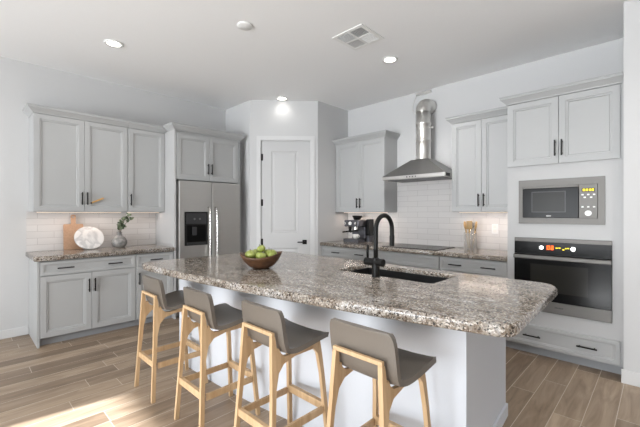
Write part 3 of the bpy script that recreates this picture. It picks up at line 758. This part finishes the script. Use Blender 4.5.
# ------------------------------------------------------------------ bar stools
def make_stool(label):
    s = thing('bar_stool', label, 'stool', (0, 0, 0), 0, 'bar stools along the island')
    # shell: grid of (half width t, path s)
    path = [(0.340, 0.662, 0.186), (0.335, 0.667, 0.196), (0.30, 0.669, 0.2), (0.24, 0.661, 0.201), (0.18, 0.649, 0.197), (0.135, 0.640, 0.190), (0.100, 0.636, 0.184), (0.074, 0.640, 0.179), (0.056, 0.654, 0.177), (0.044, 0.678, 0.177),
            (0.036, 0.71, 0.177), (0.030, 0.745, 0.178), (0.024, 0.785, 0.177), (0.018, 0.828, 0.175), (0.013, 0.852, 0.169), (0.010, 0.864, 0.160), (0.0095, 0.868, 0.148)]
    bm = bmesh.new(); NU = 14; grid = []
    for i, (y, z, hw) in enumerate(path):
        a = path[max(i - 1, 0)]; b = path[min(i + 1, len(path) - 1)]
        ty, tz = b[0] - a[0], b[1] - a[1]; l = math.hypot(ty, tz); ny, nz = tz / l, -ty / l     # normal towards sitter side
        row = []
        for k in range(NU + 1):
            u = -1 + 2 * k / NU; lift = (0.014 if i < 8 else 0.007) * abs(u) ** 2.6
            row.append(bm.verts.new((u * hw, y + ny * lift, z + nz * lift)))
        grid.append(row)
    for r0, r1 in zip(grid, grid[1:]):
        for k in range(NU): bm.faces.new((r0[k], r0[k + 1], r1[k + 1], r1[k]))
    sh = link('seat_shell', bm, 'taupe', s, True)
    so = sh.modifiers.new('thick', 'SOLIDIFY'); so.thickness = 0.026; so.offset = 0.0
    bv = sh.modifiers.new('soft', 'BEVEL'); bv.width = 0.008; bv.segments = 2; bv.limit_method = 'ANGLE'
    sd = sh.modifiers.new('sub', 'SUBSURF'); sd.levels = 1; sd.render_levels = 1
    def shear(sx):
        def f(v):
            t = (0.757 - v.z) / 0.757
            v.x = v.x + sx * 0.048 * t
            return v
        return f
    for sx in (-1, 1):
        x0, x1 = (-0.134, -0.112) if sx < 0 else (0.112, 0.134)
        bm = bmesh.new()
        prism(bm, [(-0.050, 0), (-0.024, 0), (-0.010, 0.28), (0.004, 0.47), (0.022, 0.545), (0.022, 0.60), (0.016, 0.66), (0.011, 0.71), (0.006, 0.735), (-0.012, 0.735), (-0.016, 0.66), (-0.022, 0.5)], 0, x0, x1, shear(sx))
        link('leg', bm, 'oak', s)
        bm = bmesh.new()
        prism(bm, [(0.385, 0), (0.359, 0), (0.324, 0.45), (0.304, 0.570), (0.275, 0.604), (0.275, 0.640), (0.325, 0.649), (0.338, 0.56), (0.350, 0.45)], 0, x0, x1, shear(sx))
        link('leg', bm, 'oak', s)
        bm = bmesh.new()
        prism(bm, [(0.022, 0.545), (0.060, 0.585), (0.14, 0.603), (0.275, 0.604), (0.275, 0.640), (0.20, 0.636), (0.14, 0.623), (0.098, 0.618), (0.064, 0.623), (0.042, 0.642), (0.030, 0.668), (0.0165, 0.66), (0.0225, 0.60)], 0, x0 + 0.001, x1 - 0.001, shear(sx))
        link('side_rail', bm, 'oak', s)
        t0, t1 = 0.23, 0.27
        bm = bmesh.new(); prism(bm, [(0.002, 0.228), (0.333, 0.228), (0.330, 0.266), (0.004, 0.266)], 0, x0 + 0.004, x1 - 0.004, shear(sx)); link('stretcher', bm, 'oak', s)
    link('back_rail', boxes((-0.134, 0.134, -0.012, 0.006, 0.735, 0.754), bev=0.003), 'oak', s)
    xo = 0.112 + 0.048 * 0.66
    link('stretcher', boxes((-xo, xo, -0.030, -0.008, 0.238, 0.280)), 'oak', s)
    link('stretcher', boxes((-xo, xo, 0.338, 0.362, 0.238, 0.280)), 'oak', s)
    return s
def copy_thing(o, **kw):
    c = o.copy(); COL.objects.link(c)
    for k, v in kw.items(): c[k] = v
    for ch in o.children:
        d = ch.copy(); COL.objects.link(d); d.parent = c
        for g in ch.children:
            e = g.copy(); COL.objects.link(e); e.parent = d
    return c
lab = ['taupe bar stool with oak legs at far left end of island, nearest refrigerator',
       'taupe bar stool with oak legs, second from the refrigerator end of the island',
       'taupe bar stool with oak legs, third from the refrigerator end of the island',
       'taupe bar stool with oak legs at right end of island, farthest from refrigerator']
st0 = make_stool(lab[0])
for i, (x, y, rz) in enumerate([(-2.785, 1.0, 0.0), (-2.125, 1.032, 0.0), (-1.532, 1.10, 0.0), (-0.943, 1.20, 0.0)]):
    s = st0 if i == 0 else copy_thing(st0, label=lab[i])
    s.location = (x, y, 0); s.rotation_euler = (0, 0, rz)

# ------------------------------------------------------------------ ceiling fixtures
def can_light(x, y, label, power=6):
    t = thing('recessed_light', label, 'light', (x, y, ZC), 0, 'recessed ceiling lights')
    bm = bmesh.new(); lathe(bm, [(0.062, -0.001), (0.085, -0.001), (0.088, -0.004), (0.080, -0.010), (0.062, -0.008)], 32); 
    link('trim_ring', bm, 'white_plastic', t, True)
    bm = bmesh.new(); lathe(bm, [(0, -0.006), (0.0615, -0.006), (0.0615, -0.002), (0, -0.002)], 32); link('lens', bm, 'lamp', t)
    l = bpy.data.lights.new('lamp_light', 'SPOT'); l.energy = power; l.spot_size = 2.6; l.spot_blend = 0.7; l.shadow_soft_size = 0.06; l.color = (1.0, 0.975, 0.945)
    lo = bpy.data.objects.new('lamp_light', l); COL.objects.link(lo); lo.parent = t; lo.location = (0, 0, -0.03)
    return t
can_light(-3.90, 1.063, 'round recessed ceiling light nearest the left wall cabinets', 18)
can_light(-2.134, 3.289, 'round recessed ceiling light beside the air vent', 55)
can_light(-3.993, 3.294, 'round recessed ceiling light in front of the pantry door', 2.2)
can_light(0.6, 2.6, 'unseen round recessed ceiling light added over the aisle before the wall oven', 46)  # added outside the frame to even out the kitchen light
can_light(-0.9, 0.6, 'unseen round recessed ceiling light added over the seating side of the island', 52)  # another lamp added out of view, lifts the light around the stools
sd = thing('smoke_detector', 'white round smoke detector on the ceiling', 'smoke detector', (-2.683, 1.784, ZC))
bm = bmesh.new(); lathe(bm, [(0, -0.001), (0.068, -0.001), (0.070, -0.008), (0.064, -0.014), (0, -0.015)], 32); link('housing', bm, 'white_plastic', sd, True)
bm = bmesh.new(); lathe(bm, [(0, -0.015), (0.018, -0.015), (0.016, -0.018), (0, -0.018)], 20); link('test_button', bm, 'white_plastic', sd)
vt = thing('ceiling_vent', 'square white air vent with slatted quarters in ceiling', 'vent', (-2.09, 2.67, ZC))
h = 0.178
bm = boxes((-h, h, -h, -h + 0.035, -0.008, -0.001), (-h, h, h - 0.035, h, -0.008, -0.001), (-h, -h + 0.035, -h + 0.035, h - 0.035, -0.008, -0.001), (h - 0.035, h, -h + 0.035, h - 0.035, -0.008, -0.001))
bmesh.ops.remove_doubles(bm, verts=bm.verts, dist=1e-5)
link('frame', bm, 'white_plastic', vt)
g = h - 0.035
link('backing', boxes((-g, g, -g, g, -0.002, -0.001)), 'toe', vt)
link('divider', boxes((-0.008, 0.008, -g, g, -0.009, -0.002), (-g, -0.008, -0.008, 0.008, -0.009, -0.002), (0.008, g, -0.008, 0.008, -0.009, -0.002)), 'white_plastic', vt)
for qx in (-1, 1):
    for qy in (-1, 1):
        bm = bmesh.new()
        for i in range(7):
            pos = 0.014 + i * 0.0185
            if qx * qy > 0: pts = [(qy * pos, -0.003), (qy * (pos + 0.003), -0.003), (qy * (pos + 0.005), -0.009), (qy * (pos + 0.002), -0.009)]; prism(bm, pts, 0, *sorted((qx * 0.009, qx * (g - 0.001))))
            else: pts = [(qx * pos, -0.003), (qx * (pos + 0.003), -0.003), (qx * (pos + 0.005), -0.009), (qx * (pos + 0.002), -0.009)]; prism(bm, pts, 1, *sorted((qy * 0.009, qy * (g - 0.001))))
        link('louver', bm, 'white_plastic', vt)

# under-cabinet light strips
def strip(x0, x1, y0, y1, z, label, power):
    cx, cy = (x0 + x1) / 2, (y0 + y1) / 2
    t = thing('light_strip', label, 'light', (cx, cy, z), 0, 'under-cabinet light strips')
    dx, dy = (x1 - x0) / 2, (y1 - y0) / 2
    link('channel', boxes((-dx, dx, -dy, dy, -0.008, 0)), 'white_plastic', t)
    link('diffuser', boxes((-dx + 0.003, dx - 0.003, -dy + 0.003, dy - 0.003, -0.011, -0.008)), 'led', t)
    l = bpy.data.lights.new('strip_light', 'AREA'); l.shape = 'RECTANGLE'; l.size = 2 * dx; l.size_y = 2 * dy; l.energy = power; l.color = (1.0, 0.83, 0.72)
    lo = bpy.data.objects.new('strip_light', l); COL.objects.link(lo); lo.parent = t; lo.location = (0, 0, -0.014)
strip(-4.93, -4.90, 0.58, 1.42, 1.378, 'warm light strip below the wall cabinet over the cutting board', 1.2)
strip(-4.93, -4.90, 1.49, 1.89, 1.378, 'warm light strip below the single door wall cabinet by the refrigerator', 0.4)
strip(-3.62, -2.81, 4.25, 4.28, 1.378, 'warm light strip below the wall cabinet over the espresso machine', 1.7)
strip(-1.77, -1.15, 4.25, 4.28, 1.378, 'warm light strip below the wall cabinet over the utensil jar', 1.4)

# ------------------------------------------------------------------ things on the left counter
ZT = 0.925
xw = XW + 0.004
cb = thing('cutting_board', 'tan wooden cutting board with a handle leaning on the tile', 'cutting board', (xw + 0.050, 0.943, ZT), LEFT)
out = rounded([(-0.10, 0.0), (0.10, 0.0), (0.10, 0.305), (0.028, 0.305), (0.024, 0.325), (0.026, 0.418), (-0.026, 0.418), (-0.024, 0.325), (-0.028, 0.305), (-0.10, 0.305)], [0.012, 0.012, 0.015, 0, 0, 0.02, 0.02, 0, 0, 0.015])
o = curve_slab('board', out, [[(0.011 * math.cos(-2 * PI * i / 14), 0.39 + 0.011 * math.sin(-2 * PI * i / 14)) for i in range(14)]], 0.0, 0.018, 0.002, 'boardwood', cb)
o.rotation_euler = (PI / 2 - 0.075, 0, 0)
mbd = thing('marble_board', 'round white veined marble board leaning against the cutting board', 'serving board', (xw + 0.218, 1.085, ZT), LEFT)
bm = bmesh.new(); lathe(bm, [(0, -0.008), (0.150, -0.008), (0.154, -0.004), (0.154, 0.004), (0.150, 0.008), (0, 0.008)], 48)
o = link('disc', bm, 'marble', mbd); o.rotation_euler = (PI / 2 - 0.52, 0, 0); o.location = (0, 0.154 * math.sin(0.52) + 0.0, 0.154 * math.cos(0.52) + 0.004)
va = thing('vase', 'grey stoneware bottle vase standing on the left counter', 'vase', (-4.965, 1.415, ZT))
prof = [(0, 0.0), (0.055, 0.0), (0.076, 0.02), (0.090, 0.055), (0.088, 0.09), (0.066, 0.125), (0.034, 0.150), (0.027, 0.17), (0.030, 0.192), (0.035, 0.198), (0.030, 0.197), (0.022, 0.17), (0.022, 0.15), (0, 0.15)]
bm = bmesh.new(); lathe(bm, prof, 36); link('body', bm, 'stone', va, True)
sp = thing('eucalyptus_sprig', 'green eucalyptus sprig in the grey vase', 'plant', (-4.965, 1.415, ZT + 0.152))
random.seed(3)
bs = bmesh.new(); bl = bmesh.new()
def leaf(bm, p, d, L, W):
    d = d.normalized(); side = d.cross(Vector((random.uniform(-1, 1), random.uniform(-1, 1), random.uniform(-.3, 1)))).normalized(); up = side.cross(d)
    vs = [bm.verts.new(p + d * (L * a) + side * (W * b) + up * (W * 0.25 * cc)) for a, b, cc in ((0, 0, 0), (0.3, 0.45, 0.3), (0.65, 0.45, 0.3), (1, 0, 0), (0.65, -0.45, 0.3), (0.3, -0.45, 0.3), (0.5, 0, 0))]
    for i in range(6): bm.faces.new((vs[6], vs[i], vs[(i + 1) % 6]))
for dx, dy, hh in ((0.02, 0.10, 0.27), (0.06, 0.04, 0.22), (0.0, 0.015, 0.19), (0.03, 0.155, 0.23), (-0.01, 0.075, 0.24)):
    pts = [Vector((0.012 * random.uniform(-1, 1), 0.012 * random.uniform(-1, 1), 0.0)), Vector((dx * 0.2, dy * 0.2, hh * 0.4)), Vector((dx * 0.55, dy * 0.55, hh * 0.75)), Vector((dx, dy, hh))]
    tube(bs, pts, 0.0022, 6)
    for k in range(16):
        t = random.uniform(0.28, 1.0) * 3; i = min(int(t), 2); p = pts[i].lerp(pts[i + 1], t - i)
        d = (pts[i + 1] - pts[i]).normalized() * 0.5 + Vector((random.uniform(-1, 1), random.uniform(-1, 1), random.uniform(-0.5, 0.8)))
        leaf(bl, p, d, random.uniform(0.036, 0.054), random.uniform(0.026, 0.038))
link('stems', bs, 'stem', sp); link('leaves', bl, 'leaf', sp)
# stick-like staging artifact on the cabinet door, built as a wooden stick
sk_ = thing('staging_stick', 'small stick-shaped staging artifact with a dark tip slanting across a cabinet door', 'stick', (-4.770, 1.125, 1.51), LEFT)
ang = math.atan2(0.058, 0.12)
bm = boxes((-0.062, 0.07, -0.010, 0.0, -0.009, 0.009), bev=0.003); bmesh.ops.rotate(bm, cent=(0, 0, 0), matrix=Matrix.Rotation(-ang, 3, 'Y'), verts=bm.verts); link('shaft', bm, 'goldwood', sk_)
bm = boxes((-0.078, -0.062, -0.009, -0.001, -0.008, 0.008), bev=0.002); bmesh.ops.rotate(bm, cent=(0, 0, 0), matrix=Matrix.Rotation(-ang, 3, 'Y'), verts=bm.verts); link('tip', bm, 'stem', sk_)

# ------------------------------------------------------------------ things on the back counter
es = thing('espresso_machine', 'dark steel espresso machine with bean hopper on back counter', 'coffee machine', (-3.285, 4.195, ZT), 0.08)
link('drip_tray', boxes((-0.155, 0.10, -0.17, 0.05, 0.0, 0.055), bev=0.006), 'gunmetal', es)
link('column', boxes((-0.145, 0.09, 0.05, 0.17, 0.0, 0.235), bev=0.006), 'gunmetal', es)
hd = link('head', boxes((-0.155, 0.10, -0.145, 0.17, 0.235, 0.335), bev=0.010), 'gunmetal', es)
bm = bmesh.new(); cyl(bm, (-0.045, -0.145, 0.285), (-0.045, -0.156, 0.285), 0.026, 24); link('gauge', bm, 'white_plastic', hd)
for xx in (-0.125, 0.055):
    bm = bmesh.new(); cyl(bm, (xx, -0.145, 0.285), (xx, -0.165, 0.285), 0.018, 20); link('knob', bm, 'chrome', hd)
bm = bmesh.new(); lathe(bm, [(0, 0.335), (0.05, 0.335), (0.062, 0.36), (0.078, 0.392), (0.080, 0.40), (0, 0.405)], 28, Matrix.Translation((-0.05, 0.05, 0))); link('bean_hopper', bm, 'black', es, True)
link('water_tank', boxes((0.104, 0.160, 0.06, 0.19, 0.10, 0.345), bev=0.008), 'black', es)
link('tank_base', boxes((0.104, 0.156, 0.06, 0.18, 0.0, 0.098), bev=0.005), 'gunmetal', es)
gh = bmesh.new(); cyl(gh, (0.01, -0.08, 0.235), (0.01, -0.08, 0.19), 0.034, 24); gp = link('group_head', gh, 'chrome', es)
bm = bmesh.new(); cyl(bm, (0.01, -0.08, 0.19), (0.01, -0.08, 0.165), 0.036, 24); tube(bm, [(0.01, -0.10, 0.178), (0.015, -0.16, 0.172), (0.02, -0.23, 0.165)], [0.010, 0.013, 0.014], 10); link('portafilter', bm, 'black', gp)
gh = bmesh.new(); cyl(gh, (-0.10, -0.07, 0.235), (-0.10, -0.07, 0.20), 0.028, 24); gg = link('grinder_outlet', gh, 'black', es)
bm = bmesh.new(); tube(bm, [(-0.10, -0.07, 0.165), (-0.12, -0.13, 0.16), (-0.14, -0.20, 0.155)], 0.011, 10); cyl(bm, (-0.10, -0.07, 0.20), (-0.10, -0.07, 0.15), 0.024, 20); link('grind_cradle', bm, 'black', gg)
mg = thing('coffee_cup', 'white cup under the espresso machine spout', 'cup', (-3.265, 4.105, ZT + 0.055))
bm = bmesh.new(); lathe(bm, [(0, 0), (0.028, 0), (0.042, 0.03), (0.048, 0.068), (0.044, 0.068), (0.038, 0.03), (0.02, 0.008), (0, 0.008)], 28); link('bowl', bm, 'ceramic', mg, True)
bm = bmesh.new(); tube(bm, [(0.044, 0, 0.055), (0.066, 0, 0.055), (0.072, 0, 0.038), (0.060, 0, 0.022), (0.040, 0, 0.024)], 0.005, 8); link('handle', bm, 'ceramic', mg, True)
ck = thing('cooktop', 'flat black glass cooktop set in the counter below the hood', 'cooktop', (-2.255, 4.12, ZT))
link('glass_top', boxes((-0.38, 0.38, -0.25, 0.25, 0.0, 0.006), bev=0.002), 'blackgloss', ck)
for xx, yy, rr in ((-0.19, -0.11, 0.09), (0.19, -0.11, 0.10), (-0.19, 0.12, 0.075), (0.19, 0.12, 0.09)):
    bm = bmesh.new(); lathe(bm, [(rr - 0.003, 0.006), (rr, 0.006), (rr, 0.0065), (rr - 0.003, 0.0065)], 40, Matrix.Translation((xx, yy, 0))); link('burner_ring', bm, 'plastic_dark', ck)
jx, jy = -1.66, 4.31
jr = thing('utensil_jar', 'clear glass jar holding wooden utensils on the back counter', 'jar', (jx, jy, ZT))
bm = bmesh.new(); lathe(bm, [(0, 0), (0.068, 0), (0.072, 0.006), (0.072, 0.20), (0.069, 0.20), (0.067, 0.012), (0, 0.010)], 36); link('glass', bm, 'glass', jr, True)
def utensil(name, label, dx, dy, kind, bx, by, L):
    t = thing(name, label, 'utensil', (jx + bx, jy + by, ZT + 0.013), 0, 'utensils in the glass jar')
    d = Vector((dx, dy, 1)).normalized()
    bm = bmesh.new(); tube(bm, [d * 0.0, d * (L * 0.5), d * L], 0.009, 8); link('handle', bm, 'spoonwood' if kind != 'steel' else 'chrome', t, True)
    bm = bmesh.new(); rot = d.to_track_quat('Z', 'Y').to_matrix().to_4x4()
    if kind == 'spoon':
        lathe(bm, [(0, 0), (0.022, 0.012), (0.038, 0.045), (0.036, 0.078), (0.020, 0.102), (0, 0.108)], 16, Matrix.Translation(d * (L - 0.004)) @ rot @ Matrix.Diagonal((1, 0.35, 1, 1)))
    elif kind == 'flat': box(bm, -0.032, 0.032, -0.004, 0.004, 0, 0.10, bev=0.002); bmesh.ops.transform(bm, matrix=Matrix.Translation(d * (L - 0.004)) @ rot, verts=bm.verts)
    else:
        lathe(bm, [(0.0, 0.0), (0.036, 0.014), (0.048, 0.045), (0.046, 0.045), (0.034, 0.016), (0, 0.003)], 20, Matrix.Translation(d * (L + 0.012)) @ rot @ Matrix.Rotation(2.2, 4, 'X'))
    link('head', bm, 'spoonwood' if kind != 'steel' else 'chrome', t, True)
utensil('wooden_spoon', 'wooden spoon at left in the glass jar', -0.14, 0.0, 'spoon', -0.022, 0.0, 0.225)
utensil('wooden_spoon', 'wooden spoon at right in the glass jar', 0.15, 0.02, 'spoon', 0.024, 0.0, 0.225)
utensil('spatula', 'flat wooden spatula in the middle of the jar', 0.02, -0.08, 'flat', 0.0, -0.022, 0.235)
utensil('ladle', 'steel ladle standing highest at back of the jar', -0.06, 0.12, 'steel', 0.0, 0.02, 0.29)
ol = thing('wall_outlet', 'white outlet plate on tile right of the utensil jar', 'outlet', (-1.423, YW - 0.004, 1.174))
link('plate', boxes((-0.036, 0.036, -0.006, 0, -0.058, 0.058), bev=0.002), 'white_plastic', ol)
link('receptacle', boxes((-0.017, 0.017, -0.009, -0.006, 0.006, 0.042), (-0.017, 0.017, -0.009, -0.006, -0.042, -0.006), bev=0.001), 'ceramic', ol)

# ------------------------------------------------------------------ fruit bowl
bx, by = -2.27, 1.66
bw = thing('fruit_bowl', 'dark wooden bowl holding green apples on the island', 'bowl', (bx, by, ZT))
bm = bmesh.new(); seg = 48; rings = []
prof = [(0.0, 0.0), (0.06, 0.0), (0.10, 0.022), (0.135, 0.055), (0.158, 0.084), (0.168, 0.100), (0.162, 0.102), (0.150, 0.086), (0.125, 0.058), (0.09, 0.03), (0.05, 0.014), (0.0, 0.012)]
lathe(bm, prof, seg)
ax = Vector((math.cos(0.7729), math.sin(0.7729), 0))
for v in bm.verts:
    u = v.co.dot(ax) / 0.17; k = max(0, (v.co.z - 0.03) / 0.09)
    v.co.z += k * (0.042 * u * u + 0.006 * u - 0.006)
link('bowl', bm, 'bowlwood', bw, True)
def apple(x, y, z, r, tilt, label):
    t = thing('green_apple', label, 'apple', (bx + x, by + y, ZT + z), tilt, 'green apples in the wooden bowl')
    bm = bmesh.new(); prof = []
    for i in range(13):
        a = -PI / 2 + PI * i / 12; rr = r * math.cos(a); zz = r * 0.92 * math.sin(a)
        zz -= 0.35 * r * math.exp(-(rr / (0.35 * r)) ** 2) * (1 if a > 0 else -0.5)
        prof.append((max(rr * (1 + 0.06 * math.sin(a)), 0), zz))
    prof[0] = (0, prof[0][1]); prof[-1] = (0, prof[-1][1])
    lathe(bm, prof, 24); o = link('fruit', bm, 'apple', t, True); o.rotation_euler = (0.3 * math.sin(tilt * 3), 0.3 * math.cos(tilt * 5), 0)
    bm = bmesh.new(); tube(bm, [(0, 0, r * 0.5), (0.002, 0, r * 0.85), (0.006, 0.002, r * 1.15)], 0.0018, 6); o2 = link('stem', bm, 'stem', o)
    return t
rt = ax; fw = Vector((-ax.y, ax.x, 0))
def ap(r_, f_, z, r, tilt, label): p = rt * r_ + fw * f_; apple(p.x, p.y, z, r, tilt, label)
ap(-0.078, -0.030, 0.108, 0.043, 0.3, 'green apple at the front left of the wooden bowl')
ap(0.008, -0.052, 0.098, 0.042, 1.1, 'green apple at the front middle of the wooden bowl')
ap(0.088, -0.022, 0.112, 0.041, 2.0, 'green apple at the right end of the wooden bowl')
ap(-0.046, 0.062, 0.108, 0.042, 3.1, 'green apple at the back left of the wooden bowl')
ap(0.050, 0.064, 0.108, 0.042, 4.2, 'green apple at the back right of the wooden bowl')
ap(-0.002, 0.016, 0.151, 0.034, 5.0, 'green apple on top of the heap in the wooden bowl')
